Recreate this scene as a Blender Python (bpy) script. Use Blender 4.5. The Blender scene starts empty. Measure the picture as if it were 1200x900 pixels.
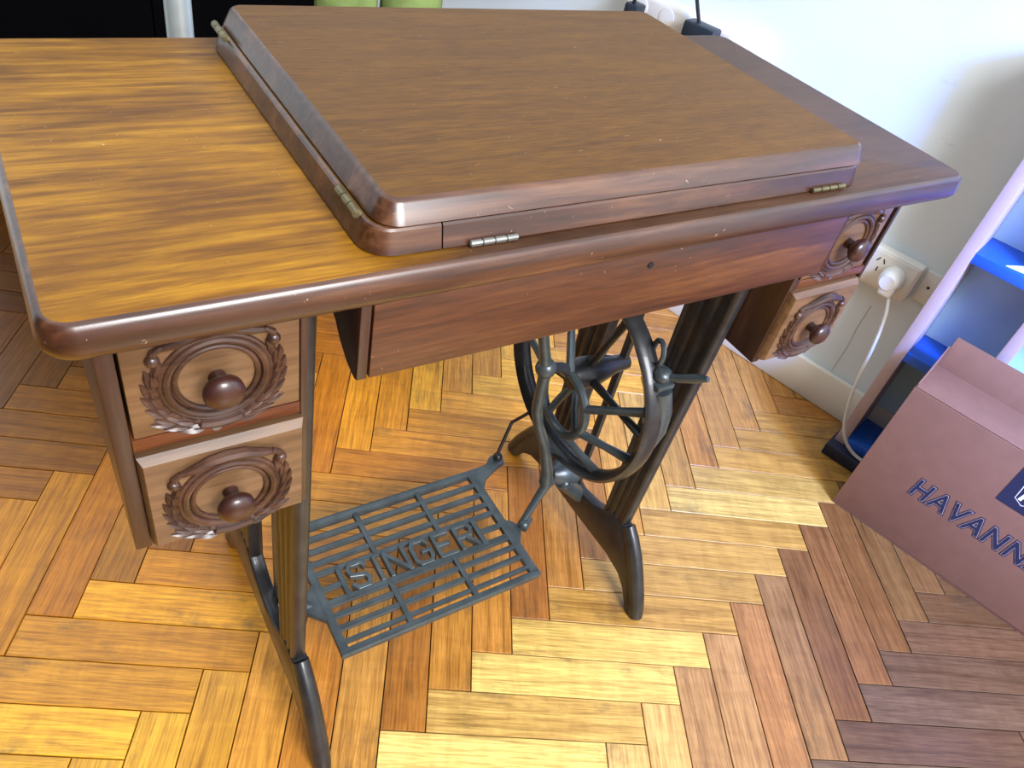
import bpy, bmesh, math, random
from mathutils import Vector, Matrix
random.seed(7)
S = bpy.context.scene
COL = S.collection

# ------------------------------------------------------------------ camera
FPX = 897.75
CAM = Vector((0.006826, -0.375929, 1.073585))
ROT = ((0.8440928549, -0.5035020676, 0.1843716903),
       (-0.2245664623, -0.6442026488, -0.7311448908),
       (0.4869056955, 0.5757504800, -0.6568365310))
cam_d = bpy.data.cameras.new('camera'); cam = bpy.data.objects.new('camera', cam_d); COL.objects.link(cam)
r, dn, fw = (Vector(v) for v in ROT)
m3 = Matrix((r, -dn, -fw)).transposed()
cam.matrix_world = Matrix.Translation(CAM) @ m3.to_4x4()
cam_d.sensor_width = 36.0; cam_d.lens = FPX / 1200 * 36.0; cam_d.clip_start = 0.02
S.camera = cam

# ------------------------------------------------------------------ world, lights, exposure
w = bpy.data.worlds.new('world'); S.world = w; w.use_nodes = True
bg = w.node_tree.nodes['Background']; bg.inputs[0].default_value = (0.93, 0.96, 1.0, 1); bg.inputs[1].default_value = 1.1
def area(name, loc, tgt, sx, sy, e, col):
    d = bpy.data.lights.new(name, 'AREA'); d.shape = 'RECTANGLE'; d.size = sx; d.size_y = sy; d.energy = e; d.color = col
    o = bpy.data.objects.new(name, d); COL.objects.link(o); o.location = loc
    o.rotation_euler = (Vector(tgt) - Vector(loc)).to_track_quat('-Z', 'Y').to_euler(); return o
area('window_daylight', (0.35, -2.8, 2.6), (0.6, 0.1, 0.3), 1.5, 1.6, 205, (0.98, 0.98, 1.0))
bl = bpy.data.lights.new('added_blue_spot', 'SPOT'); bl.energy = 290; bl.color = (0.03, 0.22, 1.0); bl.spot_size = math.radians(52); bl.spot_blend = 0.9; bl.shadow_soft_size = 0.12  # added spot without a real source, tints the right side blue
blo = bpy.data.objects.new('added_blue_spot', bl); COL.objects.link(blo); blo.location = (0.95, -1.25, 1.55)
blo.rotation_euler = (Vector((1.42, 0.05, 0.42)) - blo.location).to_track_quat('-Z', 'Y').to_euler()
vs = S.view_settings; vs.view_transform = 'Standard'; vs.look = 'None'; vs.gamma = 1.0; vs.use_curve_mapping = False; vs.exposure = 0.36

# ------------------------------------------------------------------ materials
def srgb(c):
    return tuple((x / 255 / 12.92) if x / 255 <= 0.04045 else ((x / 255 + 0.055) / 1.055) ** 2.4 for x in c)
class N:
    def __init__(s, name):
        s.m = bpy.data.materials.new(name); s.m.use_nodes = True; s.t = s.m.node_tree; s.b = s.t.nodes['Principled BSDF']
    def n(s, typ, **kw):
        o = s.t.nodes.new(typ)
        for k, v in kw.items(): setattr(o, k, v)
        return o
    def l(s, a, b): s.t.links.new(a, b)
    def set(s, **kw):
        for k, v in kw.items():
            k = {'rough': 'Roughness', 'metal': 'Metallic', 'coat': 'Coat Weight', 'coatr': 'Coat Roughness', 'spec': 'Specular IOR Level', 'base': 'Base Color'}[k]
            s.b.inputs[k].default_value = (*v, 1) if k == 'Base Color' else v
        return s
    def coords(s, scale, rnd=True):
        tc = s.n('ShaderNodeTexCoord'); mp = s.n('ShaderNodeMapping'); mp.inputs['Scale'].default_value = scale
        if rnd:
            oi = s.n('ShaderNodeObjectInfo'); mul = s.n('ShaderNodeMath', operation='MULTIPLY'); mul.inputs[1].default_value = 37.0
            s.l(oi.outputs['Random'], mul.inputs[0]); va = s.n('ShaderNodeVectorMath', operation='ADD')
            s.l(tc.outputs['Object'], mp.inputs['Vector']); s.l(mp.outputs[0], va.inputs[0]); s.l(mul.outputs[0], va.inputs[1]); return va.outputs[0]
        s.l(tc.outputs['Object'], mp.inputs['Vector']); return mp.outputs[0]
    def noise(s, vec, scale, detail=4, rough=0.55, dist=0.0):
        o = s.n('ShaderNodeTexNoise'); o.inputs['Scale'].default_value = scale; o.inputs['Detail'].default_value = detail
        o.inputs['Roughness'].default_value = rough; o.inputs['Distortion'].default_value = dist; s.l(vec, o.inputs['Vector']); return o.outputs['Fac']
    def ramp(s, fac, stops):
        o = s.n('ShaderNodeValToRGB'); e = o.color_ramp.elements
        while len(e) < len(stops): e.new(0.5)
        for q, (p, c) in zip(e, stops): q.position = p; q.color = (*c, 1) if len(c) == 3 else c
        s.l(fac, o.inputs[0]); return o.outputs[0]
    def mix(s, fac, a, b, mode='MIX'):
        o = s.n('ShaderNodeMix', data_type='RGBA', blend_type=mode)
        for sock, v in ((o.inputs[0], fac), (o.inputs[6], a), (o.inputs[7], b)):
            if hasattr(v, 'is_linked'): s.l(v, sock)
            elif isinstance(v, (int, float)): sock.default_value = v
            else: sock.default_value = (*v, 1)
        return o.outputs[2]
    def bump(s, h, strength, dist=0.002):
        o = s.n('ShaderNodeBump'); o.inputs['Strength'].default_value = strength; o.inputs['Distance'].default_value = dist
        s.l(h, o.inputs['Height']); s.l(o.outputs[0], s.b.inputs['Normal'])
GR = {'X': (1.2, 14, 14), 'Y': (14, 1.2, 14), 'Z': (14, 14, 1.2)}
def wood(name, dark, mid, light, axis='X', rough=0.4, coat=0.3, coatr=0.2, k=3.0, scratch=0.0, bump=0.08):
    m = N(name); v = m.coords(GR[axis])
    a = m.noise(v, k, 8, 0.62, 0.6); b = m.noise(v, k * 6, 5, 0.6, 0.2)
    c = m.ramp(a, [(0.28, dark), (0.5, mid), (0.72, light)])
    st = m.ramp(b, [(0.32, (0.5, 0.46, 0.42)), (0.6, (1, 1, 1))])
    c = m.mix(0.85, c, st, 'MULTIPLY')
    if scratch:
        v2 = m.coords((9, 30, 9)); sc = m.ramp(m.noise(v2, 6, 3, 0.7, 2.5), [(0.70, (0, 0, 0)), (0.735, (1, 1, 1))])
        f = m.n('ShaderNodeMath', operation='MULTIPLY'); f.inputs[1].default_value = scratch; m.l(sc, f.inputs[0])
        c = m.mix(f.outputs[0], c, (0.75, 0.55, 0.38))
    m.l(c, m.b.inputs['Base Color']); m.set(rough=rough, coat=coat, coatr=coatr); m.bump(b, bump); return m.m
def plain(name, c, rough=0.5, metal=0.0, coat=0.0, var=0.12, k=20, bump=0.0):
    m = N(name); v = m.coords((1, 1, 1)); f = m.noise(v, k, 5)
    m.l(m.ramp(f, [(0.3, tuple(x * (1 - var) for x in c)), (0.7, tuple(min(1, x * (1 + var)) for x in c))]), m.b.inputs['Base Color'])
    m.set(rough=rough, metal=metal, coat=coat)
    if bump: m.bump(f, bump)
    return m.m
M = {}
# tabletop: golden at the left end, browner to the right where the wall's reflection is painted in
def top_mat():
    m = N('tabletop_wood'); v = m.coords((6.5, 80, 80), False)
    a = m.noise(v, 1.5, 9, 0.68, 0.5); b = m.noise(v, 7, 5, 0.65)
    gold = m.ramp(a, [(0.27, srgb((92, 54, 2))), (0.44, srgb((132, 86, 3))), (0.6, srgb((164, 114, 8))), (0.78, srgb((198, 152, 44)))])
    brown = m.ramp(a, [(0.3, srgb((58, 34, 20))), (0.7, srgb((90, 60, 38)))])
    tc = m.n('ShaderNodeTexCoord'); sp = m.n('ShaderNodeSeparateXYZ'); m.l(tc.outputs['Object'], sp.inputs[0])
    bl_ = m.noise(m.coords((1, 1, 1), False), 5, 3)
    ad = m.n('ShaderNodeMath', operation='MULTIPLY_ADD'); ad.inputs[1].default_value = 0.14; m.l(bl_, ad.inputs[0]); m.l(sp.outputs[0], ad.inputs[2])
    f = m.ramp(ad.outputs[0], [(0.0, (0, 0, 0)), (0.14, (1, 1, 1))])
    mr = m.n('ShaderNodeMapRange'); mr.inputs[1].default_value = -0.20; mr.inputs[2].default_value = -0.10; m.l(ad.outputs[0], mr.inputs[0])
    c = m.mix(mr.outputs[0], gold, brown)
    blotch = m.ramp(m.noise(m.coords((5, 9, 5), False), 1.6, 3), [(0.36, (0.66, 0.6, 0.5)), (0.58, (1, 1, 1))])
    c = m.mix(1.0, c, blotch, 'MULTIPLY')
    st = m.ramp(b, [(0.3, (0.7, 0.66, 0.6)), (0.6, (1, 1, 1))]); c = m.mix(0.7, c, st, 'MULTIPLY')
    sc = m.ramp(m.noise(m.coords((16, 26, 9), False), 5, 2, 0.7, 3.0), [(0.735, (0, 0, 0)), (0.765, (0.7, 0.7, 0.7))])
    c = m.mix(sc, c, (0.8, 0.62, 0.38))
    m.l(c, m.b.inputs['Base Color']); m.set(rough=0.5, coat=0.08, coatr=0.28); m.bump(b, 0.06); return m.m
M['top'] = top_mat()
M['lid'] = wood('lid_wood', srgb((88, 54, 6)), srgb((99, 63, 8)), srgb((112, 74, 13)), 'X', 0.5, 0.06, 0.32, 5.0, 0.5)
for q_ in ('top', 'lid'):
    M[q_].node_tree.nodes['Principled BSDF'].inputs['Specular IOR Level'].default_value = 0.3
M['edge'] = wood('edge_wood', srgb((40, 20, 12)), srgb((72, 40, 24)), srgb((120, 80, 52)), 'X', 0.35, 0.6, 0.26, 2.4, 0.3)
M['apron'] = wood('apron_wood', srgb((50, 24, 12)), srgb((82, 43, 20)), srgb((112, 70, 36)), 'X', 0.45, 0.3, 0.28, 3.0, 0.3)
M['case'] = wood('case_wood', srgb((34, 15, 10)), srgb((56, 32, 22)), srgb((82, 56, 42)), 'Z', 0.4, 0.35, 0.22, 2.4)
M['face'] = wood('drawer_face_wood', srgb((92, 64, 40)), srgb((112, 82, 54)), srgb((128, 98, 68)), 'X', 0.45, 0.25, 0.25, 1.6)
M['carve'] = wood('carved_wood', srgb((40, 23, 16)), srgb((68, 42, 30)), srgb((98, 68, 52)), 'X', 0.42, 0.35, 0.25, 3.0)
M['rail'] = wood('rail_wood', srgb((62, 26, 10)), srgb((92, 44, 16)), srgb((116, 64, 26)), 'X', 0.45, 0.3, 0.25, 3.0)
M['knob'] = plain('knob_wood', srgb((56, 28, 22)), 0.38, 0, 0.3, 0.3, 60)
M['iron'] = plain('painted_cast_iron', srgb((54, 54, 56)), 0.36, 0.5, 0.2, 0.3, 40, 0.1)
M['iron2'] = plain('worn_cast_iron', srgb((72, 81, 85)), 0.36, 0.4, 0.1, 0.25, 40, 0.15)
M['steel'] = plain('polished_steel', srgb((150, 150, 145)), 0.32, 0.8, 0, 0.15, 50)
M['brass'] = plain('aged_brass', srgb((120, 112, 84)), 0.4, 0.8, 0, 0.3, 60)
M['black'] = plain('black_lacquer', (0.002, 0.002, 0.0025), 0.9, 0, 0, 0.1)
M['hole'] = plain('dark_hole', (0.006, 0.005, 0.005), 0.8)
M['white'] = plain('white_plastic', srgb((226, 224, 216)), 0.4, 0, 0.1, 0.03)
M['blackpl'] = plain('black_plastic', srgb((34, 42, 50)), 0.4)
M['cable'] = plain('grey_cable', srgb((206, 202, 196)), 0.45)
M['cableb'] = plain('black_cable', srgb((20, 24, 28)), 0.45)
M['base'] = plain('baseboard_paint', srgb((226, 222, 208)), 0.5, 0, 0, 0.05, 8)
M['shelfw'] = plain('shelf_white_paint', srgb((186, 166, 172)), 0.5, 0, 0, 0.04)
M['shelfb'] = plain('shelf_blue_tint', srgb((30, 92, 196)), 0.5, 0, 0, 0.08, 6)  # blue flare tint put into the shelf and back colours
M['shelfback'] = plain('shelf_back_pale_blue', srgb((186, 226, 252)), 0.6, 0, 0, 0.06, 5)
M['navy'] = plain('navy_plinth', srgb((18, 26, 52)), 0.6)
M['ink'] = plain('navy_ink', srgb((30, 36, 66)), 0.7)
M['ink2'] = plain('pale_ink', srgb((196, 168, 160)), 0.7)
M['inkw'] = plain('white_ink', srgb((235, 235, 240)), 0.7)
M['card'] = plain('cardboard', srgb((136, 96, 78)), 0.75, 0, 0, 0.06, 40, 0.05)
M['cardb'] = plain('cardboard_top', srgb((150, 160, 196)), 0.75, 0, 0, 0.06, 40)
M['paper'] = plain('white_paper', srgb((225, 230, 240)), 0.8)
M['pole'] = plain('grey_metal_pole', srgb((168, 182, 188)), 0.35, 0.4)
M['green'] = plain('green_fabric', srgb((104, 122, 66)), 0.9, 0, 0, 0.5, 12)
def wall_mat():
    m = N('wall_plaster'); v = m.coords((1, 1, 1), False)
    c = m.ramp(m.noise(v, 3, 6), [(0.3, srgb((212, 224, 230))), (0.7, srgb((226, 236, 240)))])
    sm = m.ramp(m.noise(m.coords((3, 3, 7), False), 2.4, 7, 0.7), [(0.66, (1, 1, 1)), (0.78, (0.72, 0.74, 0.76))])
    c = m.mix(1.0, c, sm, 'MULTIPLY'); m.l(c, m.b.inputs['Base Color']); m.set(rough=0.7); m.bump(m.noise(v, 60, 3), 0.05); return m.m
M['wall'] = wall_mat()
def floor_mat():
    m = N('parquet_wood'); oi = m.n('ShaderNodeObjectInfo'); v = m.coords((1.3, 28, 28))
    a = m.noise(v, 2.4, 8, 0.66, 1.0); b = m.noise(v, 14, 5, 0.6, 0.3)
    ra = m.ramp(a, [(0.26, (0.42, 0.35, 0.27)), (0.44, (0.84, 0.81, 0.76)), (0.56, (1.0, 1.0, 0.98)), (0.74, (1.2, 1.2, 1.18))])
    c = m.mix(1.0, oi.outputs['Color'], ra, 'MULTIPLY')
    st = m.ramp(b, [(0.32, (0.5, 0.42, 0.35)), (0.58, (1, 1, 1))]); c = m.mix(0.8, c, st, 'MULTIPLY')
    # cross figure of the wood and grey wear
    fig = m.ramp(m.noise(m.coords((30, 9, 9)), 1.4, 3, 0.5, 0.8), [(0.38, (0.84, 0.80, 0.74)), (0.6, (1.04, 1.04, 1.04))]); c = m.mix(0.55, c, fig, 'MULTIPLY')
    wr = m.ramp(m.noise(m.coords((4, 7, 7)), 1.5, 6, 0.7), [(0.56, (0, 0, 0)), (0.72, (0.7, 0.7, 0.7))]); c = m.mix(wr, c, (0.09, 0.055, 0.026))
    m.l(c, m.b.inputs['Base Color']); m.set(rough=0.36, coat=0.25, coatr=0.22); m.bump(b, 0.08); return m.m
M['floor'] = floor_mat()
M['walldark'] = plain('added_wall_dark', (0.035, 0.03, 0.028), 0.8, 0, 0, 0.1, 4)  # for the added wall that darkens the left-facing sides
M['black'].node_tree.nodes['Principled BSDF'].inputs['Specular IOR Level'].default_value = 0.02

# ------------------------------------------------------------------ mesh helpers
ORI = {}
class B:
    def __init__(s): s.bm = bmesh.new()
    def _new(s, fn):
        t = bmesh.new(); fn(t); me = bpy.data.meshes.new('tmp'); t.to_mesh(me); t.free(); s.bm.from_mesh(me); bpy.data.meshes.remove(me); return s
    def box(s, x0, x1, y0, y1, z0, z1, bev=0.0, seg=2):
        def f(t):
            bmesh.ops.create_cube(t, size=1)
            for v in t.verts: v.co = Vector(((x0 + x1) / 2 + v.co.x * (x1 - x0), (y0 + y1) / 2 + v.co.y * (y1 - y0), (z0 + z1) / 2 + v.co.z * (z1 - z0)))
            if bev: bmesh.ops.bevel(t, geom=t.edges[:], offset=bev, segments=seg, affect='EDGES', profile=0.5)
        return s._new(f)
    def loft(s, loops, cap=True, closed=False, mats=None):
        bm = s.bm; vs = [[bm.verts.new(p) for p in lp] for lp in loops]; n = len(vs[0]); R = len(vs)
        for i in range(R if closed else R - 1):
            a, b = vs[i], vs[(i + 1) % R]
            for j in range(n):
                f = bm.faces.new((a[j], a[(j + 1) % n], b[(j + 1) % n], b[j]))
                if mats: f.material_index = mats[0]
        if cap and not closed:
            f = bm.faces.new(list(reversed(vs[0])));  f2 = bm.faces.new(vs[-1])
            if mats: f.material_index = mats[0]; f2.material_index = mats[1]
        return s
    def prism(s, poly, axis, lo, hi, bev=0.0, seg=2):
        def P(p, h):
            return Vector((h, p[0], p[1])) if axis == 'x' else Vector((p[0], h, p[1])) if axis == 'y' else Vector((p[0], p[1], h))
        def f(t):
            a = [t.verts.new(P(p, lo)) for p in poly]; b = [t.verts.new(P(p, hi)) for p in poly]; n = len(poly)
            t.faces.new(a); t.faces.new(list(reversed(b)))
            for i in range(n): t.faces.new((a[i], b[i], b[(i + 1) % n], a[(i + 1) % n]))
            bmesh.ops.recalc_face_normals(t, faces=t.faces[:])
            if bev:
                es = [e for e in t.edges if len(e.link_faces) == 2 and e.calc_face_angle(0) > 0.6]
                bmesh.ops.bevel(t, geom=es, offset=bev, segments=seg, affect='EDGES', profile=0.5, clamp_overlap=True)
        return s._new(f)
    def tube(s, path, rad, n=12, closed=False, flat=None, up=None):
        P = [Vector(p) for p in path]; R = rad if isinstance(rad, (list, tuple)) else [rad] * len(P); loops = []; prev = None
        for i, p in enumerate(P):
            if closed: d = P[(i + 1) % len(P)] - P[i - 1]
            else: d = P[min(i + 1, len(P) - 1)] - P[max(i - 1, 0)]
            d.normalize(); u = up and Vector(up) or prev or (Vector((0, 0, 1)) if abs(d.z) < 0.9 else Vector((1, 0, 0)))
            a = (u - d * u.dot(d)).normalized(); b = d.cross(a); prev = a; fa = flat or (1, 1)
            loops.append([p + (a * math.cos(2 * math.pi * k / n) * fa[0] + b * math.sin(2 * math.pi * k / n) * fa[1]) * R[i] for k in range(n)])
        return s.loft(loops, closed=closed)
    def lathe(s, prof, c, d, n=24):
        d = Vector(d).normalized(); u = Vector((0, 0, 1)) if abs(d.z) < 0.9 else Vector((1, 0, 0)); a = (u - d * u.dot(d)).normalized(); b = d.cross(a); c = Vector(c)
        return s.loft([[c + d * h + (a * math.cos(2 * math.pi * k / n) + b * math.sin(2 * math.pi * k / n)) * max(rr, 1e-4) for k in range(n)] for h, rr in prof])
    def ball(s, c, rx, ry=None, rz=None, rot=None, seg=14):
        ry = ry or rx; rz = rz or rx
        def f(t):
            bmesh.ops.create_uvsphere(t, u_segments=seg, v_segments=max(6, seg // 2 + 1), radius=1)
            for v in t.verts:
                q = Vector((v.co.x * rx, v.co.y * ry, v.co.z * rz))
                if rot: q = rot @ q
                v.co = q + Vector(c)
        return s._new(f)
    def obj(s, name, mat, parent=None, origin=None, sharp=35, kind=None, rotz=0.0):
        bm = s.bm; bmesh.ops.recalc_face_normals(bm, faces=bm.faces[:])
        mats = mat if isinstance(mat, list) else [mat]
        vsx = [v.co for v in bm.verts]
        if origin is None:
            origin = Vector((sum(v.x for v in vsx) / len(vsx), sum(v.y for v in vsx) / len(vsx), min(v.z for v in vsx)))
        origin = Vector(origin)
        bmesh.ops.translate(bm, verts=bm.verts[:], vec=-origin)
        for f in bm.faces: f.smooth = len(f.verts) < 13
        me = bpy.data.meshes.new(name); bm.to_mesh(me); bm.free(); me.set_sharp_from_angle(angle=math.radians(sharp))
        for q in mats: me.materials.append(M[q] if isinstance(q, str) else q)
        o = bpy.data.objects.new(name, me); COL.objects.link(o); ORI[o.name] = origin
        if parent: o.parent = parent; o.location = origin - ORI[parent.name]
        else: o.location = origin
        if kind: o['kind'] = kind
        return o
def empty(name, loc, label=None, cat=None, group=None, rotz=0.0):
    o = bpy.data.objects.new(name, None); COL.objects.link(o); o.location = loc; o.rotation_euler = (0, 0, rotz); o.empty_display_size = 0.05
    ORI[o.name] = Vector(loc)
    return tag(o, label, cat, group)
def tag(o, label=None, cat=None, group=None, kind=None):
    if label: o['label'] = label
    if cat: o['category'] = cat
    if group: o['group'] = group
    if kind: o['kind'] = kind
    return o
def rrect(x0, x1, y0, y1, r, z, n=6):
    pts = []
    for cx, cy, a0 in ((x1 - r, y1 - r, 0), (x0 + r, y1 - r, 90), (x0 + r, y0 + r, 180), (x1 - r, y0 + r, 270)):
        for k in range(n + 1):
            a = math.radians(a0 + 90 * k / n); pts.append(Vector((cx + r * math.cos(a), cy + r * math.sin(a), z)))
    return pts
def slab(b, x0, x1, y0, y1, rad, prof, mats=None):
    # prof: (z, outset)
    return b.loft([rrect(x0 - o, x1 + o, y0 - o, y1 + o, max(0.002, rad + o), z) for z, o in prof], mats=mats)

# ------------------------------------------------------------------ room frame (wall at 45 degrees to the parquet)
WA = math.radians(105.6 - 180); P0 = Vector((1.457, 0.306, 0))
UX = Vector((math.cos(WA), math.sin(WA), 0)); VY = Vector((-math.sin(WA), math.cos(WA), 0))   # u along the wall towards the viewer, v into the wall
def W(u, v, z): return P0 + UX * u + VY * v + Vector((0, 0, z))
def wallroot(name, u, v, z, label=None, cat=None, group=None): return empty(name, W(u, v, z), label, cat, group, WA)
def loc(o_parent_uvz, b, name, mat, parent, origin=None, sharp=35):
    # part drawn in wall coordinates relative to the parent's (u, v, z)
    o = b.obj(name, mat, None, origin=(0, 0, 0) if origin is None else origin, sharp=sharp)
    org = Vector((0, 0, 0)) if origin is None else Vector(origin)
    o.parent = parent; o.location = org - Vector(o_parent_uvz); return o

# ------------------------------------------------------------------ setting: floor, walls, baseboard
TH = -0.5131; FW = 0.0629; FL = 0.3221
A_ = Vector((math.cos(TH), math.sin(TH), 0)); B_ = Vector((math.sin(TH), -math.cos(TH), 0)); O_ = Vector((0.5166, 0.088, 0))
b = B()
b.prism([(W(2.6, .1, 0).x, W(2.6, .1, 0).y), (W(-1.9, .1, 0).x, W(-1.9, .1, 0).y), (W(-1.9, -3.2, 0).x, W(-1.9, -3.2, 0).y), (W(2.6, -3.2, 0).x, W(2.6, -3.2, 0).y)], 'z', -0.06, -0.0125)
floor = b.obj('floor', plain('floor_joint', srgb((38, 22, 10)), 0.8), origin=(0.5, 0.1, 0)); floor['kind'] = 'structure'
R3 = Matrix(ROT)
def pix(P):
    q = R3 @ (Vector(P) - CAM)
    return (600 + FPX * q.x / q.z, 450 + FPX * q.y / q.z, q.z)
def ground(px, py):
    v = R3.transposed() @ Vector(((px - 600) / FPX, (py - 450) / FPX, 1)); return CAM + v * (-CAM.z / v.z)
TONES = [(150, 700, 224, 160, 44), (200, 800, 238, 184, 66), (60, 850, 236, 178, 56), (60, 640, 206, 138, 26), (30, 480, 122, 76, 18), (100, 500, 146, 94, 24), (20, 280, 96, 58, 14), (60, 560, 172, 112, 24),  # board tones include painted light: shade at the left, brightness at front centre
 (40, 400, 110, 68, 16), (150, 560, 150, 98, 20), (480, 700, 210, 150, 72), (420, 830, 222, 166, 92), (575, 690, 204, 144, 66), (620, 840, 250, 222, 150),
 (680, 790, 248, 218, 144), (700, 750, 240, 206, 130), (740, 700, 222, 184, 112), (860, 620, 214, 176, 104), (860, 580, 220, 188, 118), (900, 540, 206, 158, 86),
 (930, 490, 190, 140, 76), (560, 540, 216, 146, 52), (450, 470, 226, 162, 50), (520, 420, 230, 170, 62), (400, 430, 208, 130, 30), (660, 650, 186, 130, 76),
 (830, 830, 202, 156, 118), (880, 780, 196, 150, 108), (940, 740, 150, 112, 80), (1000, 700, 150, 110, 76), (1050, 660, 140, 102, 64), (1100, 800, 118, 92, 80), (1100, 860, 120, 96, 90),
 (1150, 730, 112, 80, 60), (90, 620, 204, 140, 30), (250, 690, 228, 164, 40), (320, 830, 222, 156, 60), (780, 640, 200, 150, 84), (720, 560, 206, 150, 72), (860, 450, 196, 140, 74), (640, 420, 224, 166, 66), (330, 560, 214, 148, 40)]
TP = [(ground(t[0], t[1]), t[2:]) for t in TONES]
def board_mesh(bm, mat4=None):
    def f(t):
        bmesh.ops.create_cube(t, size=1)
        for v in t.verts: v.co = Vector((v.co.x * (FL - 0.0017), v.co.y * (FW - 0.0017), -0.006 + v.co.z * 0.012))
        es = [e for e in t.edges if all(v.co.z > -0.001 for v in e.verts)]
        bmesh.ops.bevel(t, geom=es, offset=0.0005, segments=1, affect='EDGES')
        if mat4: bmesh.ops.transform(t, matrix=mat4, verts=t.verts[:])
    bm._new(f)
bb = B(); board_mesh(bb); bmesh.ops.recalc_face_normals(bb.bm, faces=bb.bm.faces[:]); bme = bpy.data.meshes.new('floor_board'); bb.bm.to_mesh(bme); bb.bm.free(); bme.materials.append(M['floor'])
boards = []
for mI in range(-9, 10):
    for k in range(-60, 61):
        org = O_ - (A_ + B_) * (FL * mI)
        ca = org + A_ * (-k * FW + FL / 2) + B_ * ((k + .5) * FW)
        cb = org + A_ * (-(k + .5) * FW) + B_ * ((k + 1) * FW - FL / 2)
        for c, ang in ((ca, TH), (cb, TH + math.pi / 2)):
            u = (c - P0).dot(UX); v = (c - P0).dot(VY)
            if -1.75 < u < 2.45 and -2.42 < v < 0.16:
                x, y, z = pix(c); infr = z > 0.05 and -160 < x < 1360 and -120 < y < 1060
                boards.append((0 if infr else 1, (c - Vector((.45, .15, 0))).length, c, ang))
boards.sort(key=lambda t: (t[0], t[1]))
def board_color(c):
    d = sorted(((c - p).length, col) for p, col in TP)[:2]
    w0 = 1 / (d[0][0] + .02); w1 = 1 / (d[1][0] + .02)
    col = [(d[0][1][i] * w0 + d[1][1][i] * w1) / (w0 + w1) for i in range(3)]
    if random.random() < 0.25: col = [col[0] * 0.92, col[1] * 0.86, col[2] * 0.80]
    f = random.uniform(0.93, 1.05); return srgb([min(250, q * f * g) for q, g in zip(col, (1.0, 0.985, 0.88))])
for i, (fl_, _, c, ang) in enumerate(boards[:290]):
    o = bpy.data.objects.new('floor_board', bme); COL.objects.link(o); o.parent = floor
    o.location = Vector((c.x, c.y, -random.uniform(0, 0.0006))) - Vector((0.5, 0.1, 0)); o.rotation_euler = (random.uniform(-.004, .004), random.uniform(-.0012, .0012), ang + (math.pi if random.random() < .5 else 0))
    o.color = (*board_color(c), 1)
b = B()
for (fl_, _, c, ang) in boards[290:]:
    board_mesh(b, Matrix.Translation(c) @ Matrix.Rotation(ang, 4, 'Z'))
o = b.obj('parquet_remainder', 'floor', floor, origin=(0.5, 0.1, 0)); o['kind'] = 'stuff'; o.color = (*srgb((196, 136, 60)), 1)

def wallbox(name, u0, u1, v0, v1, z0, z1, mat, bev=0.0):
    r_ = empty('tmp', W((u0 + u1) / 2, (v0 + v1) / 2, z0)); bpy.data.objects.remove(r_)
    b = B().box(-(u1 - u0) / 2, (u1 - u0) / 2, -(v1 - v0) / 2, (v1 - v0) / 2, 0, z1 - z0, bev)
    o = b.obj(name, mat, origin=(0, 0, 0)); o.location = W((u0 + u1) / 2, (v0 + v1) / 2, z0); o.rotation_euler = (0, 0, WA); return o
wr = wallbox('wall_right', -1.8, 2.5, 0.0, 0.1, -0.0124, 2.6, 'wall'); wr['kind'] = 'structure'
wb = wallbox('wall_back', -1.9, -1.8, -2.45, 0.1, -0.0124, 2.6, 'wall'); wb['kind'] = 'structure'
wl = wallbox('added_dark_wall', -1.8, 2.5, -2.45, -2.35, -0.0124, 2.6, 'walldark'); wl['kind'] = 'structure'  # unseen wall, added to keep the left-facing sides dark
bsr = wallbox('baseboard_right', -1.8, 2.5, -0.016, 0.0, 0.0, 0.09, 'base', 0.004); bsr['kind'] = 'structure'
bsb = wallbox('baseboard_back', -1.8, -1.784, -2.35, -0.016, 0.0, 0.09, 'base', 0.004); bsb['kind'] = 'structure'
# hairline crack in the plaster below the socket
b = B().tube([(0.030, -0.0002, 0.275), (0.029, -0.0002, 0.22), (0.033, -0.0002, 0.16), (0.031, -0.0002, 0.092)], 0.0007, 6)
o = b.obj('plaster_crack', plain('crack_grey', srgb((168, 168, 168)), 0.9), origin=(0, 0, 0)); o.parent = wr
o.location = Vector((-(-1.8 + 2.5) / 2, -0.05, 0.0124))

# ------------------------------------------------------------------ the treadle sewing machine table
L = 0.88; WD = 0.401; H = 0.7834
T = empty('sewing_machine_table', (0.44, 0.2, 0), 'old wooden treadle sewing machine table with carved drawers and cast iron stand', 'sewing table')
b = B(); slab(b, 0, L, 0, WD, 0.016, [(0.7560, -0.008), (0.7568, -0.003), (0.7590, 0.001), (0.7625, 0.0035), (0.7665, 0.0046), (0.7785, 0.0026), (0.7815, 0.0012), (0.7828, -0.0002), (H, -0.0022)], mats=(1, 0))
for f in b.bm.faces:
    if f.calc_center_median().z > H - 1e-4: f.material_index = 0
b.obj('tabletop', ['top', 'edge'], T, origin=(0.44, 0.2, 0.756), sharp=40)
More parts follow.
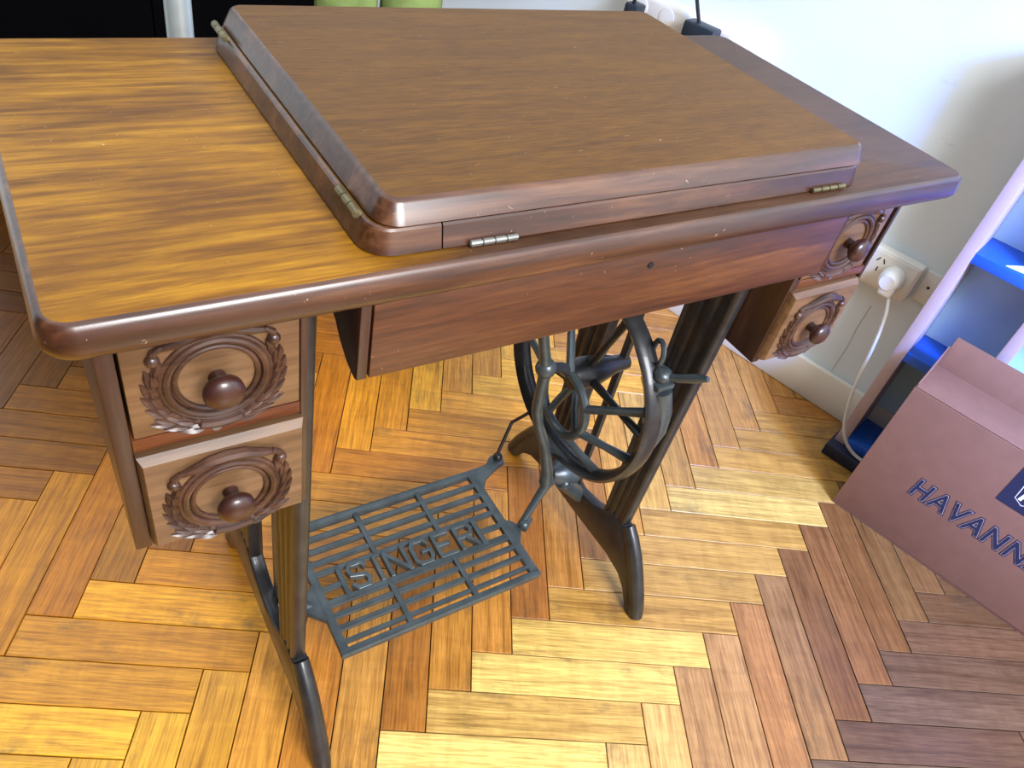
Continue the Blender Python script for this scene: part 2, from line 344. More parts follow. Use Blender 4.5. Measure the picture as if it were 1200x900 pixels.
# the folded leaves of the lid
def leaf(name, x0, x1, y0, y1, rad, prof, mats):
    b = B(); slab(b, x0, x1, y0, y1, rad, prof, mats=(1, 0)); return b.obj(name, mats, T, sharp=24)
lowp = [(H + 0.0005, 0.0012), (H + 0.0013, 0.0022), (H + 0.0172, -0.0018), (H + 0.0188, -0.0032), (H + 0.0196, -0.0050)]
b = B()
pts = [rrect(0.192 - o, 0.7115 + o, 0.0165 - o, 0.386 + o, 0.020 + o, z) for z, o in lowp]
SPL = 0.2455
def cutx(lp, keep_left):
    out = [Vector((min(p.x, SPL - 0.0006) if keep_left else max(p.x, SPL + 0.0006), p.y, p.z)) for p in lp]; return out
b.loft([cutx(lp, False) for lp in pts], mats=(1, 0)); b.obj('lower_leaf', ['lid', 'edge'], T, sharp=24)
b = B(); b.loft([cutx(lp, True) for lp in pts], mats=(1, 0)); b.obj('lower_leaf_strip', ['lid', 'edge'], T, sharp=24)
upp = [(H + 0.0206, -0.0014), (H + 0.0213, 0.0002), (H + 0.0345, -0.0060), (H + 0.0362, -0.0078), (H + 0.0372, -0.0100)]
leaf('upper_leaf', 0.1985, 0.7125, 0.0175, 0.3875, 0.019, upp, ['lid', 'edge'])
def hinge(p0, p1, rad, mat, nk=5):
    p0, p1 = Vector(p0), Vector(p1); b = B(); d = (p1 - p0) / nk
    for i in range(nk): b.tube([p0 + d * (i + .06), p0 + d * (i + .94)], rad, 10)
    b.tube([p0, p1], rad * 0.7, 8); b.obj('hinge', mat, T)
hinge((0.1925, 0.342, H + .0203), (0.1925, 0.378, H + .0203), 0.0034, 'brass', 3)
hinge((0.1925, 0.040, H + .0203), (0.1925, 0.074, H + .0203), 0.0034, 'brass', 3)
hinge((0.266, 0.0125, H + .003), (0.306, 0.0125, H + .003), 0.0026, 'steel', 4)
hinge((0.634, 0.0125, H + .003), (0.682, 0.0125, H + .003), 0.0024, 'brass', 4)
# apron, its side cheeks
b = B().prism([(0.196, 0.681), (0.7145, 0.679), (0.7145, 0.7558), (0.196, 0.7558)], 'y', 0.010, 0.028, 0.0012)
ap = b.obj('apron', 'apron', T)
b = B().lathe([(0, 0.0032), (0.0008, 0.0032), (0.0009, 0.0018)], (0.452, 0.0098, 0.737), (0, -1, 0), 14); b.obj('lock_hole', 'hole', ap)
for x0, x1 in ((0.1865, 0.1945), (0.7155, 0.7185)):
    prof = [(0.0105, 0.7558), (0.0105, 0.681), (0.016, 0.679), (0.030, 0.683), (0.045, 0.693), (0.056, 0.705), (0.070, 0.713), (0.10, 0.716), (0.36, 0.716), (0.36, 0.7558)]
    B().prism(prof, 'x', x0, x1, 0.0008).obj('apron_cheek', 'case', T)
b = B().box(0.197, 0.714, 0.352, 0.366, 0.69, 0.7558, 0.001); b.obj('back_rail', 'case', T)

# drawers
def leafshape(b, c, ang, ln, wd, th, y):
    # a small carved leaf lying on the drawer face (XZ plane), raised towards -y
    ca, sa = math.cos(ang), math.sin(ang); n = 7; loops = []
    for i in range(n):
        t = i / (n - 1); ww = wd * (math.sin(math.pi * min(0.98, max(0.03, t ** 0.8)))) + 0.0003; bend = 0.18 * ln * (t - .5) ** 2
        px = (t - .5) * ln; hh = th * (0.35 + 0.65 * math.sin(math.pi * min(1, t * 0.9 + .08)))
        ring = []
        for q, hq in ((-1, 0), (-.55, .75), (0, .55), (.55, 1.0), (1, 0)):
            lx, lz = px, q * ww + bend; ring.append(Vector((c[0] + lx * ca - lz * sa, y - hq * hh, c[1] + lx * sa + lz * ca)))
        loops.append(ring)
    b.loft(loops)
def circle(cx, y, cz, rx, rz, n=40, a0=0, a1=360):
    m_ = n if a1 - a0 < 360 else n
    return [(cx + rx * math.cos(math.radians(a0 + (a1 - a0) * k / (n - (0 if a1 - a0 == 360 else 1)))), y, cz + rz * math.sin(math.radians(a0 + (a1 - a0) * k / (n - (0 if a1 - a0 == 360 else 1))))) for k in range(n)]
def drawer(x0, x1, z0, z1, yf, lip, cz, crest):
    cx = (x0 + x1) / 2
    b = B()
    if lip:
        def f(t):
            pass
        b.loft([[(x0, yf + .014, z0), (x1, yf + .014, z0), (x1, yf + .014, z1), (x0, yf + .014, z1)],
                [(x0, yf + .006, z0), (x1, yf + .006, z0), (x1, yf + .006, z1), (x0, yf + .006, z1)],
                [(x0 + .003, yf, z0 + .002), (x1 - .003, yf, z0 + .002), (x1 - .003, yf, z1 - .005), (x0 + .003, yf, z1 - .005)]])
        b.box(x0 + .006, x1 - .006, yf + .013, 0.34, z0 + .008, z1 - .006)
    else:
        b.box(x0, x1, yf, 0.34, z0, z1, 0.0012)
    D = b.obj('drawer', 'face', T)
    r0 = 0.0335
    b = B(); b.tube(circle(cx, yf - .001, cz, r0, r0, 48), 0.0030, 8, closed=True); b.tube(circle(cx, yf - .0005, cz, r0 - .0055, r0 - .0055, 48), 0.0022, 8, closed=True)
    b.tube(circle(cx, yf - .0002, cz, r0 + .004, r0 + .004, 48), 0.0022, 8, closed=True)
    b.obj('carved_ring', 'carve', D)
    b = B()
    for sgn in (-1, 1):
        def L_(a_deg, rr, tilt, ln, wd, th):
            a = math.radians(a_deg); d = a + math.pi / 2 - tilt
            if sgn < 0: d = math.pi - d
            leafshape(b, (cx + sgn * rr * math.cos(a), cz + rr * math.sin(a)), d, ln, wd, th, yf)
        for i in range(8): L_(26 - i * 13.5, r0 + 0.0078 + 0.0002 * i, 0.20, 0.0165, 0.0036, 0.0040)
        for i in range(7): L_(14 - i * 13.5, r0 + 0.0115 + 0.0007 * i, 0.36, 0.0150, 0.0032, 0.0034)
        for i in range(3): L_(-40 - i * 11, r0 + 0.0180 - 0.0015 * i, 0.62, 0.0150, 0.0028, 0.0030)
        # curled bud at the upper end
        b.ball((cx + sgn * 0.0395, yf - .002, cz + 0.0265), 0.0048, 0.0042, 0.0048, seg=12)
        b.tube([(cx + sgn * 0.0395, yf - .0015, cz + 0.0265), (cx + sgn * 0.0385, yf - .002, cz + 0.033), (cx + sgn * 0.033, yf - .002, cz + 0.037)], [0.003, 0.0028, 0.0022], 8)
    b.tube(circle(cx, yf - .001, cz, r0 + .0105, r0 + .0095, 20, -112, -68), [0.0015] + [0.0042] * 18 + [0.0015], 8)
    b.tube([(cx - 0.036, yf - .001, cz + 0.0345), (cx - 0.024, yf - .0025, cz + 0.0385), (cx - 0.012, yf - .003, cz + 0.0435), (cx, yf - .003, cz + 0.045), (cx + 0.012, yf - .003, cz + 0.0435), (cx + 0.024, yf - .0025, cz + 0.0385), (cx + 0.036, yf - .001, cz + 0.0345)], [0.0022, 0.004, 0.005, 0.0052, 0.005, 0.004, 0.0022], 8)
    b.obj('carved_wreath', 'carve', D)
    b = B().lathe([(0, 0.0062), (0.004, 0.0055), (0.008, 0.0062), (0.0105, 0.0105), (0.0145, 0.0140), (0.019, 0.0142), (0.0225, 0.0115), (0.0245, 0.006), (0.025, 0.0003)], (cx, yf, cz), (0, -1, 0), 28)
    b.obj('knob', 'knob', D, sharp=60)
    return D
def case(x0, x1):
    # two side panels, back, bottom, middle rail
    c0 = B(); c0.box(x0, x0 + .012, 0.036, 0.366, 0.5265, 0.7558, 0.001); c0.box(x1 - .0055, x1, 0.036, 0.366, 0.5265, 0.7558, 0.001)
    c0.box(x0 + .012, x1 - .0055, 0.356, 0.366, 0.5265, 0.7558); c0.box(x0 + .012, x1 - .0055, 0.06, 0.356, 0.5265, 0.532)
    C = c0.obj('drawer_case', 'case', T)
    B().box(x0 + .012, x1 - .0055, 0.036, 0.356, 0.6355, 0.6475, 0.001).obj('rail', 'rail', C)
    B().lathe([(0, 0.0034), (0.0012, 0.0034), (0.0014, 0.0022)], ((x0 + x1) / 2 + .0005, 0.036, 0.6425), (0, -1, 0), 14).obj('lock_hole', 'steel', C)
for mir in (False, True):
    fx = (lambda a, c: (L - c, L - a)) if mir else (lambda a, c: (a, c))
    case(*fx(0.0215, 0.1585))
    drawer(*fx(0.0355, 0.1525), 0.6485, 0.7550, 0.036, False, 0.691, True)
    drawer(*fx(0.0337, 0.1540), 0.5345, 0.6335, 0.0265, True, 0.5775, True)

# ------------------------------------------------------------------ cast iron stand
XL, XR = 0.1728, 0.7072; YC = 0.2022
def mirror_y(p): return (2 * YC - p[0], p[1])
half_top = [(0.2022, 0.102), (0.165, 0.110), (0.142, 0.122), (0.128, 0.140), (0.087, 0.142), (0.072, 0.128), (0.052, 0.104), (0.033, 0.072), (0.016, 0.040), (0.004, 0.014), (-0.003, 0.002)]
half_bot = [(0.000, 0.0), (0.020, 0.0), (0.030, 0.014), (0.044, 0.034), (0.064, 0.049), (0.10, 0.056), (0.15, 0.055), (0.2022, 0.054)]
poly = half_top + half_bot + [mirror_y(p) for p in reversed(half_bot[:-1])] + [mirror_y(p) for p in reversed(half_top[1:])]
def column(xf, rear, F):
    zs = [0.126, 0.25, 0.4, 0.55, 0.7556]; loops = []
    for z in zs:
        t = (z - 0.13) / 0.5; yf_ = 0.089 - 0.014 * t; yb = 0.139 + 0.012 * t
        def hx(v):
            d = v * (yb - yf_)
            if d < 0.018: return max(0.0005, math.sqrt(max(0, 0.0095 ** 2 - (d - 0.0095) ** 2)) if d < 0.0095 else 0.0095 - (d - 0.0095) * 0.35)
            k = (v - 0.33) / 0.67; return 0.0062 + 0.0034 * abs(math.sin(math.pi * 2.5 * k + .3)) if v < 0.985 else 0.004
        V_ = [0, .02, .05, .09, .13, .18, .24, .3, .34, .38, .43, .48, .53, .58, .62, .66, .7, .75, .8, .85, .9, .94, .97, .985, 1.0]
        A1 = [(hx(v), yf_ + v * (yb - yf_)) for v in V_]
        ring = [(xf + a, y) for a, y in A1] + [(xf - a, y) for a, y in reversed(A1[1:-1])]
        if rear: ring = [(x, 2 * YC - y) for x, y in ring]
        loops.append([Vector((x, y, z)) for x, y in ring])
    B().loft(loops).obj('column', 'iron', F, sharp=50)
for xf in (XL, XR):
    b = B().prism(poly, 'x', xf - 0.010, xf + 0.010, 0.003, 2)
    for rear in (0, 1):
        edge = [(0.087, 0.142), (0.072, 0.127), (0.053, 0.103), (0.034, 0.071), (0.017, 0.040), (0.006, 0.014), (0.0025, 0.004)]
        if rear: edge = [mirror_y(p) for p in edge]
        b.tube([(xf, y, z) for y, z in edge], [0.0105, 0.0115, 0.0122, 0.0125, 0.0125, 0.0122, 0.0115], 14)
    F = b.obj('side_frame', 'iron', T, origin=(xf, YC, 0), sharp=50)
    column(xf, False, F); column(xf, True, F)
    B().box(xf - 0.013, xf + 0.013, 0.045, 0.36, 0.7465, 0.7558, 0.002).obj('top_plate', 'iron', F)
    sx = 0.012 if xf == XL else -0.008
    B().tube([(xf + sx, 0.212, 0.095), (xf + sx, 0.212, 0.40), (xf + sx, 0.212, 0.747)], 0.0085, 8, flat=(0.6, 1.0)).obj('brace', 'iron2' if xf == XL else 'iron', F)
# treadle
TX0, TX1, TY0, TY1, TZ = 0.233, 0.557, 0.0945, 0.322, 0.090
def flatbar(b, x0, x1, y0, y1, z0=TZ - 0.006, z1=TZ, bev=0.0018): b.box(x0, x1, y0, y1, z0, z1, bev, 2)
b = B()
flatbar(b, TX0, TX1, TY0, TY0 + 0.0105, TZ - .012); flatbar(b, TX0 + .0, TX1 + .012, TY1 - 0.013, TY1, TZ - .012)
flatbar(b, TX0 + .0003, TX0 + 0.013, TY0 + .0004, TY1 - .0004, TZ - .0116, TZ - .0004); flatbar(b, TX1 - 0.015, TX1 - .0003, TY0 + .0004, TY1 - .0004, TZ - .0116, TZ - .0004)
b.prism([(TX1 - .004, TY0 + .115), (TX1 - .004, TY0 + .06), (TX1 + .008, TY0 + .075), (TX1 + .017, TY0 + .09), (TX1 + .008, TY0 + .106)], 'z', TZ - .0112, TZ - .0008, .002)
b.prism([(TX1 - .012, TY1), (TX1 - .012, TY1 - .05), (TX1 + .002, TY1 - .042), (TX1 + .014, TY1 - .026), (TX1 + .030, TY1 - .018), (TX1 + .048, TY1 - .010), (TX1 + .062, TY1 - .006), (TX1 + .066, TY1 + .006), (TX1 + .058, TY1 + .018), (TX1 + .044, TY1 + .016), (TX1 + .028, TY1 + .002)], 'z', TZ - .0108, TZ - .0012, .002)
b.prism([(TX0 + .004, TY0 + .055), (TX0 + .004, TY0 + .125), (TX0 - .02, TY0 + .10), (TX0 - .02, TY0 + .08)], 'z', TZ - .0112, TZ - .0008, .002)
TR = b.obj('treadle', 'iron2', T)
def slat(x0, x1, y, wd=0.0062, h=0.009):
    wd *= 1.35 if y > .12 else 1.05; b = B(); b.box(x0, x1, y - wd / 2, y + wd / 2, TZ - h, TZ - .0006, 0.0016, 2); b.obj('slat', 'iron2', TR)
for y, wd in ((0.2910, .0062), (0.2690, .0062), (0.2475, .0062), (0.2290, .0062), (0.1770, .0085), (0.1565, .0062), (0.1360, .0062), (0.1150, .0062)): slat(TX0 + .009, TX1 - .010, y, wd)
for x0, x1 in ((TX0 + .009, 0.277), (0.504, TX1 - .010)): slat(x0, x1, 0.202, .0062)
def crossbar(x, y0, y1, wd=.0085):
    b = B(); b.box(x - wd / 2, x + wd / 2, y0, y1, TZ - .010, TZ + .0006, 0.0016, 2); b.obj('crossbar', 'iron2', TR)
for x in (0.339, 0.446):
    crossbar(x, 0.227, TY1 - .010); crossbar(x, TY0 + .010, 0.179)
for x in (0.277, 0.504): crossbar(x, 0.176, 0.230)
GLY = {'S': [[(1, .82), (.85, 1), (.2, 1), (0, .8), (.1, .58), (.85, .45), (1, .25), (.85, 0), (.2, 0), (0, .18)]], 'I': [[(.5, 0), (.5, 1)]],
       'N': [[(0, 0), (0, 1), (1, 0), (1, 1)]], 'G': [[(1, .8), (.8, 1), (.2, 1), (0, .8), (0, .2), (.2, 0), (.85, 0), (1, .2), (1, .5), (.55, .5)]],
       'E': [[(1, 1), (0, 1), (0, 0), (1, 0)], [(0, .5), (.75, .5)]], 'R': [[(0, 0), (0, 1), (.8, 1), (1, .8), (.8, .5), (0, .5)], [(.5, .5), (1, 0)]]}
lx = 0.2885
for ch, wdt in zip('SINGER', (.026, .010, .030, .027, .025, .027)):
    b = B()
    dz_ = 0.0
    for st in GLY[ch]:
        pth = [(lx + px * wdt, 0.1835 + py * 0.0405, TZ - 0.0015) for px, py in st]
        for p, q in zip(pth, pth[1:]):
            d = Vector(q) - Vector(p); nrm = Vector((-d.y, d.x, 0))  .normalized() * 0.0034; e = d.normalized() * 0.0024
            P, Q = Vector(p) - e, Vector(q) + e
            b.prism([(P - nrm).to_2d()[:], (Q - nrm).to_2d()[:], (Q + nrm).to_2d()[:], (P + nrm).to_2d()[:]], 'z', TZ - .009 + dz_, TZ + .0012 + dz_, .0008, 1); dz_ += 0.00015
    b.obj('letter', 'iron2', TR)
    lx += wdt + (.0125 if ch != 'I' else .0105)
# pivot brackets of the treadle
B().tube([(TX0 - .012, 0.186, TZ - .006), (XL + .030, 0.190, 0.094), (XL + .008, 0.2, 0.098)], [0.007, 0.0075, 0.010], 12).obj('pivot_bracket', 'iron2', T)
b = B().tube([(0.572, 0.186, 0.088), (0.584, 0.192, 0.098), (0.613, 0.2, 0.153), (0.620, 0.2, 0.168)], [0.006, 0.006, 0.0075, 0.010], 12)
b.ball((0.578, 0.184, 0.092), 0.0095); b.tube([(0.572, 0.176, 0.092), (0.592, 0.190, 0.094)], 0.006, 10)
b.obj('pivot_bracket', 'iron2', T)
b = B().lathe([(0, 0.012), (0.012, 0.020), (0.030, 0.026), (0.046, 0.024), (0.052, 0.014)], (0.640, 0.222, 0.150), (1, 0, -.25), 20)
b.ball((0.662, 0.205, 0.135), 0.012); b.tube([(0.660, 0.21, 0.14), (0.690, 0.205, 0.105), (0.702, 0.2, 0.09)], [0.016, 0.014, 0.012], 12)
b.obj('bearing_cup', 'iron2', T)
# pitman rod with its ball joint
b = B().tube([(0.611, 0.2, 0.168), (0.606, 0.2, 0.200), (0.586, 0.2, 0.260), (0.560, 0.2, 0.318), (0.549, 0.2, 0.352), (0.546, 0.2, 0.390), (0.544, 0.2, 0.430), (0.534, 0.2, 0.462), (0.520, 0.2, 0.505), (0.515, 0.2, 0.60), (0.515, 0.2, 0.70)], [0.0105, 0.0095, 0.0082, 0.0075, 0.0075, 0.007, 0.0085, 0.0072, 0.0072, .0072, .0072], 12, flat=(1.0, 1.15))
b.ball((0.544, 0.2, 0.430), 0.0145); b.ball((0.612, 0.2, 0.172), 0.012)
b.obj('pitman_rod', 'iron2', T)
# thin rod from the rear ear of the treadle
b = B().tube([(0.613, 0.331, 0.082), (0.613, 0.331, 0.105), (0.640, 0.348, 0.150), (0.662, 0.30, 0.235)], 0.0032, 8); b.ball((0.612, 0.329, 0.092), 0.0085, seg=12); b.obj('ear_pin', 'iron', T)
# flywheel
WX, WY, WZ, WR = 0.622, 0.212, 0.387, 0.150
def ringpts(x, rr, n=64): return [(x, WY + rr * math.cos(2 * math.pi * k / n), WZ + rr * math.sin(2 * math.pi * k / n)) for k in range(n)]
b = B(); prof = [(-.014, .154), (-.010, .1585), (.004, .160), (.0115, .158), (.0135, .152), (.012, .145), (.004, .142), (-.008, .144)]
b.loft([[Vector((WX + px, WY + pr * math.cos(2 * math.pi * k / 72), WZ + pr * math.sin(2 * math.pi * k / 72))) for px, pr in prof] for k in range(72)], closed=True)
FWH = b.obj('flywheel', 'iron', T, origin=(WX, WY, WZ), sharp=50)
RY, RZ, RX, RR = WY - 0.014, WZ - 0.034, WX - 0.028, 0.050
def rp(a, rr=RR): return Vector((RX, RY + rr * math.cos(a), RZ + rr * math.sin(a)))
def wp(a, rr=0.146): return Vector((WX, WY + rr * math.cos(a), WZ + rr * math.sin(a)))
b = B().tube([rp(2 * math.pi * k / 48) for k in range(48)], 0.0066, 10, closed=True); b.obj('inner_ring', 'iron2', FWH)
for ar, aw in ((150, 160), (200, 195), (262, 232), (320, 300), (20, 350), (85, 60)):
    p, q = rp(math.radians(ar)), wp(math.radians(aw)); b = B().tube([p, p.lerp(q, .5), q], [0.0066, 0.0054, 0.0074], 10); b.obj('spoke', 'iron2', FWH)
for aw in (178, 110, 290):
    p, q = wp(math.radians(aw), .015) + Vector((.008, 0, 0)), wp(math.radians(aw)) + Vector((.004, 0, 0)); b = B().tube([p, p.lerp(q, .5), q], [0.0068, 0.0052, 0.0066], 10); b.obj('hub_spoke', 'iron', FWH)
for ar in (40, 120, 215, 300):
    p, q = Vector((WX - .004, WY - .004, WZ - .010)), rp(math.radians(ar)); b = B().tube([p, p.lerp(q, .5) + Vector((-.004, 0, 0)), q], [0.0062, 0.0052, 0.0060], 10); b.obj('inner_spoke', 'iron2', FWH)
b = B().lathe([(-.02, .010), (-.018, .019), (.004, .024), (.03, .022), (.06, .014), (.085, .012)], (WX, WY, WZ), (1, 0, 0), 20)
b.tube([(WX - .012, WY, WZ), (WX - .045, WY - .006, WZ + .03), (0.55, 0.202, 0.428)], [0.010, 0.008, 0.0075], 10); b.obj('hub', 'iron', FWH)
# belt shifter on the front of the wheel
b = B().ball((0.632, 0.087, 0.490), 0.0135, 0.014, 0.0105); b.box(0.618, 0.646, 0.072, 0.100, 0.474, 0.482, 0.002)
b.tube([(0.633, 0.078, 0.470), (0.640, 0.070, 0.440), (0.644, 0.068, 0.405), (0.642, 0.072, 0.37), (0.638, 0.082, 0.335)], [0.013, 0.0125, 0.0115, 0.010, 0.008], 12)
SH = b.obj('belt_shifter', 'iron2', T)
n_ = 24; b = B().tube([(0.630 + 0.010 * math.cos(2 * math.pi * k / n_) * .35, 0.104 + 0.0125 * math.cos(2 * math.pi * k / n_), 0.512 + 0.017 * math.sin(2 * math.pi * k / n_)) for k in range(n_)], 0.0036, 8, closed=True); b.obj('loop', 'iron2', SH)
b = B().tube([(0.632, 0.083, 0.490), (0.640, 0.068, 0.497), (0.648, 0.048, 0.512), (0.651, 0.036, 0.520)], [0.0045, 0.0055, 0.0062, 0.0035], 10); b.obj('lever', 'iron2', SH)

# ------------------------------------------------------------------ wall socket, plug and cable
so = (-0.02, 0, 0.324)
SK = wallroot('wall_socket', *so, 'white surface mounted double wall socket low on the white wall', 'socket')
loc(so, B().box(-0.045, 0.083, -0.028, 0.0, 0.326, 0.407, 0.004, 3), 'box', 'white', SK)
loc(so, B().box(-0.040, 0.078, -0.0305, -0.027, 0.331, 0.402, 0.0015), 'plate', 'white', SK)
for du, dz, rot in ((-0.016, 0.386, .5), (-0.004, 0.386, -.5), (-0.010, 0.366, 0)):
    b = B().box(-0.0012, 0.0012, -0.0309, -0.0303, -0.005, 0.005)
    bmesh.ops.rotate(b.bm, verts=b.bm.verts[:], cent=(0, 0, 0), matrix=Matrix.Rotation(rot, 3, 'Y')); bmesh.ops.translate(b.bm, verts=b.bm.verts[:], vec=(0.012 + du + .004, 0, dz))
    loc(so, b, 'slot', 'hole', SK)
so2 = (0.11, 0, 0.33)
S2 = wallroot('wall_plate', *so2, 'small grey wall plate beside the socket, partly behind the white shelf upright', 'wall plate')
loc(so2, B().box(0.088, 0.124, -0.006, 0.0, 0.335, 0.402, 0.0015), 'plate', 'white', S2)
loc(so2, B().lathe([(0, .003), (.0008, .003), (.001, .001)], (0.105, -0.006, 0.37), (0, -1, 0), 10), 'screw', 'hole', S2)
so3 = (0.042, -0.0305, 0.33)
PL = wallroot('plug', *so3, 'white round plug with its pale cable hanging from the wall socket', 'plug')
loc(so3, B().lathe([(0, .024), (.004, .0245), (.018, .023), (.030, .020), (.036, .015)], (0.043, -0.0308, 0.366), (0, -1, 0), 24), 'body', 'white', PL, sharp=50)
loc(so3, B().box(0.034, 0.062, -0.064, -0.040, 0.335, 0.368, 0.006, 3), 'cable_outlet', 'white', PL)
cab = [(0.058, -0.055, 0.338), (0.072, -0.075, 0.318), (0.083, -0.09, 0.285), (0.092, -0.105, 0.24), (0.100, -0.12, 0.19), (0.112, -0.135, 0.14), (0.128, -0.140, 0.09), (0.150, -0.142, 0.055), (0.18, -0.140, 0.036), (0.22, -0.138, 0.0325), (0.27, -0.138, 0.0325)]
def smooth(P, n=5):
    P = [Vector(p) for p in P]; out = []
    for i in range(len(P) - 1):
        p0, p1, p2, p3 = P[max(i - 1, 0)], P[i], P[i + 1], P[min(i + 2, len(P) - 1)]
        for k in range(n):
            t = k / n; out.append(0.5 * ((2 * p1) + (p2 - p0) * t + (2 * p0 - 5 * p1 + 4 * p2 - p3) * t * t + (3 * p1 - p0 - 3 * p2 + p3) * t ** 3))
    return out + [P[-1]]
loc(so3, B().tube(smooth(cab), 0.0036, 8), 'cable', 'cable', PL)

# ------------------------------------------------------------------ shelf unit against the wall
so4 = (0.45, -0.07, 0)
SU = wallroot('shelf_unit', *so4, 'tall white shelf unit with blue-tinted shelves standing against the wall at the right edge', 'shelf')
loc(so4, B().box(0.122, 1.0, -0.150, -0.017, 0.0005, 0.028, 0.002), 'plinth', 'navy', SU)
for u in (0.128, 0.276, 0.62, 0.975): loc(so4, B().box(u, u + 0.022, -0.122, -0.017, 0.028, 0.86, 0.0015), 'upright', 'shelfw', SU)
loc(so4, B().box(0.128, 0.997, -0.0165, -0.0125, 0.092, 0.86), 'back_panel', 'shelfback', SU)
for z in (0.028, 0.268, 0.496, 0.838):
    for u0, u1 in ((0.150, 0.276), (0.298, 0.62), (0.642, 0.975)): loc(so4, B().box(u0, u1, -0.120, -0.0165, z, z + 0.020, 0.0012), 'shelf', 'shelfb', SU)
so5 = (0.235, -0.085, 0.516)
b = B().prism([(0.20, -0.112), (0.270, -0.100), (0.262, -0.045), (0.235, -0.060)], 'z', 0.5162, 0.5176); PP = wallroot('paper_sheet', *so5, 'white sheet of paper lying on the blue-tinted shelf', 'paper')
loc(so5, b, 'sheet', 'paper', PP)

# ------------------------------------------------------------------ cardboard box with printing
BU0, BU1, BV0, BV1, BH = 0.2035, 0.80, -0.265, -0.153, 0.317
so6 = (0.5, -0.209, 0)
BX = wallroot('cardboard_box', *so6, 'brown cardboard box with navy lettering and logo standing on the floor', 'box')
tk = 0.004
b = B(); b.box(BU0, BU1, BV0, BV0 + tk, 0.0006, BH, 0.001); b.box(BU0, BU1, BV1 - tk, BV1, 0.0006, BH, 0.001); b.box(BU0, BU0 + tk, BV0 + tk, BV1 - tk, 0.0006, BH, 0.001); b.box(BU1 - tk, BU1, BV0 + tk, BV1 - tk, 0.0006, BH, 0.001); b.box(BU0, BU1, BV0, BV1, 0.0006, 0.005)
loc(so6, b, 'body', 'card', BX)
b = B().prism([(BV0 + .001, BH), (BV1 - .004, BH - .002), (BV1 - .004, BH + .001), (BV0 + .001, BH + .003)], 'x', BU0 + .002, BU1 - .002, .0006)
loc(so6, b, 'front_flap', 'card', BX)
b = B().prism([(BV1 - .002, BH - .001), (BV1 + .016, BH + .058), (BV1 + .013, BH + .059), (BV1 - .005, BH)], 'x', BU0 + .004, BU1 - .004, .0006)
loc(so6, b, 'back_flap', 'card', BX)
b = B().prism([(BV0 + .012, BH + .003), (BV1 - .006, BH + .003), (BV1 + .004, BH + .040)], 'x', BU0 + .001, BU0 + .0035); loc(so6, b, 'side_flap', 'card', BX)
loc(so6, B().box(0.402, 0.440, -0.218, -0.209, BH + .0015, BH + .0036, .0008), 'hand_slot', 'hole', BX)
def text_mesh(txt, size, offset, shear=0.0, sx=1.0):
    c = bpy.data.curves.new('txt', 'FONT'); c.body = txt; c.size = size; c.offset = offset; c.extrude = 0.0; c.shear = shear; c.space_character = 1.16
    o = bpy.data.objects.new('txt', c); COL.objects.link(o); dg = bpy.context.evaluated_depsgraph_get(); dg.update()
    me = bpy.data.meshes.new_from_object(o.evaluated_get(dg)); bpy.data.objects.remove(o); bpy.data.curves.remove(c)
    for v in me.vertices: v.co = Vector((v.co.x * sx, 0, v.co.y))
    return me
def put_text(me, name, mat, u, v, z, parent, so):
    me.materials.clear(); me.materials.append(M[mat]); o = bpy.data.objects.new(name, me); COL.objects.link(o); o.parent = parent
    o.location = Vector((u, v, z)) - Vector(so); return o
for off, mt, dv in ((0.0036, 'ink', 0.0004), (0.0016, 'ink2', 0.0007), (0.0007, 'ink', 0.0010)):
    put_text(text_mesh('HAVANNA', 0.057, off, 0.12, 0.80), 'lettering', mt, 0.2985, BV0 - dv, 0.124, BX, so6)
loc(so6, B().box(0.411, 0.53, BV0 - .0006, BV0 - .0001, 0.214, 0.300), 'printed_label', 'ink', BX)
b = B().prism([(0.431, 0.236), (0.446, 0.228), (0.461, 0.236), (0.463, 0.270), (0.429, 0.270)], 'y', BV0 - .0009, BV0 - .0007); loc(so6, b, 'emblem', 'inkw', BX)
b = B().prism([(0.4325, 0.237), (0.446, 0.230), (0.4595, 0.237), (0.461, 0.268), (0.431, 0.268)], 'y', BV0 - .0012, BV0 - .0010); loc(so6, b, 'emblem', 'ink', BX)
put_text(text_mesh('H', 0.034, 0.0012, 0.15), 'emblem_letter', 'inkw', 0.4345, BV0 - .0015, 0.2375, BX, so6)

# ------------------------------------------------------------------ power strip on the wall behind the table
so7 = (-0.55, 0, 0.6)
PS = wallroot('power_strip', *so7, 'white power strip on the wall behind the table back corner', 'power strip')
loc(so7, B().box(-0.735, -0.395, -0.048, 0.0, 0.606, 0.664, 0.012, 3), 'body', 'white', PS)
for u in (-0.69, -0.62, -0.47): loc(so7, B().lathe([(0, .019), (.0012, .019), (.0016, .017)], (u, -0.048, 0.636), (0, -1, 0), 20), 'outlet', 'white', PS)
so8 = (-0.555, -0.045, 0.6)
AD = wallroot('power_adapter', *so8, 'black power adapter plugged into the white power strip', 'adapter')
loc(so8, B().box(-0.556, -0.484, -0.088, -0.0500, 0.612, 0.660, 0.005, 2), 'body', 'blackpl', AD)
loc(so8, B().tube(smooth([(-0.530, -0.07, 0.658), (-0.548, -0.07, 0.69), (-0.575, -0.066, 0.74), (-0.61, -0.05, 0.82), (-0.63, -0.012, 0.95), (-0.66, -0.006, 1.3)]), 0.004, 8), 'cable', 'cableb', AD)
so9 = (-0.69, -0.05, 0.63)
PG = wallroot('black_plug', *so9, 'black plug and cable at the far end of the white power strip', 'plug')
loc(so9, B().box(-0.705, -0.672, -0.088, -0.0515, 0.615, 0.645, 0.005), 'body', 'blackpl', PG)
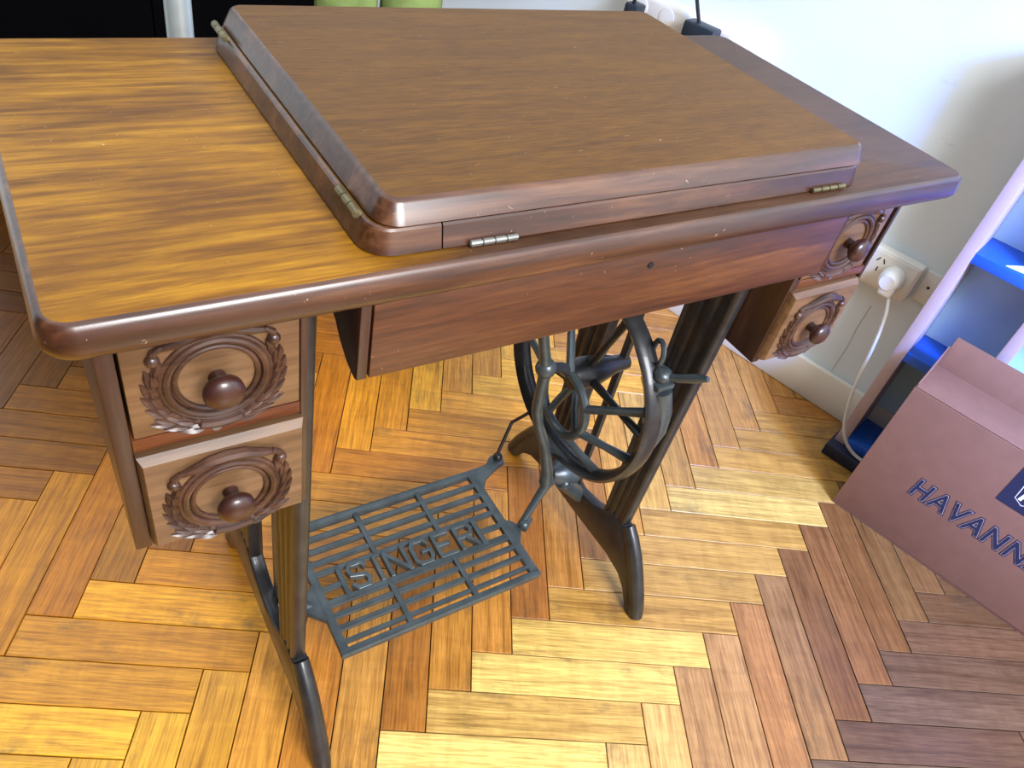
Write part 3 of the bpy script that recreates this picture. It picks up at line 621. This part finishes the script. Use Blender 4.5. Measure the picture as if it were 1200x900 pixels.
loc(so9, B().tube(smooth([(-0.688, -0.08, 0.644), (-0.680, -0.085, 0.68), (-0.655, -0.08, 0.72), (-0.64, -0.07, 0.80), (-0.70, -0.056, 1.0)]), 0.004, 8), 'cable', 'cableb', PG)

# ------------------------------------------------------------------ things behind the table, upper left
K = empty('black_cabinet', (0.35, 1.645, 0), 'plain black cabinet behind the left end of the table', 'cabinet')
B().box(-0.10, 0.80, 1.57, 1.72, 0.0005, 1.15, 0.004).obj('body', 'black', K)
for x0, x1 in ((-0.097, 0.3485), (0.3515, 0.797)): B().box(x0, x1, 1.556, 1.5695, 0.03, 1.145, 0.002).obj('door', 'black', K)
K2 = empty('metal_pole', (0.228, 0.70, 0), 'grey metal pole standing in front of the black cabinet', 'pole')
B().lathe([(0, .0165), (1.5, .0165)], (0.2285, 0.70, 0.012), (0, 0, 1), 24).obj('tube', 'pole', K2)
B().lathe([(0, .055), (.008, .055), (.013, .02)], (0.2285, 0.70, 0.0003), (0, 0, 1), 28).obj('foot', 'pole', K2)
K3 = empty('low_bench', (0.66, 1.03, 0), 'low dark bench behind the table carrying two green cushions', 'bench')
B().box(0.46, 0.86, 0.90, 1.16, 0.36, 0.40, 0.004).obj('seat', 'black', K3)
for x in (0.48, 0.82):
    for y in (0.92, 1.12): B().box(x, x + .025, y, y + .025, 0.0003, 0.36, 0.002).obj('leg', 'black', K3)
def cushion(x, y, z, sx, sy, sz, label):
    b = B()
    def f(t):
        bmesh.ops.create_cube(t, size=2); bmesh.ops.subdivide_edges(t, edges=t.edges[:], cuts=7, use_grid_fill=True)
        for v in t.verts:
            p = v.co; k = (1 - abs(p.x) ** 3 * .35) * (1 - abs(p.z) ** 3 * .35)
            v.co = Vector((x + p.x * sx, y + p.y * sy * max(.12, (1 - p.x ** 4 * .85) * (1 - p.z ** 4 * .85)), z + p.z * sz))
    b._new(f); o = b.obj('green_cushion', 'green', sharp=80); tag(o, label, 'cushion', 'green cushions on the bench'); return o
cushion(0.585, 1.02, 0.531, 0.058, 0.05, 0.13, 'yellow-green cushion on the low bench, nearer the black cabinet')
cushion(0.715, 1.02, 0.531, 0.062, 0.05, 0.13, 'green cushion on the low bench, nearer the white wall')
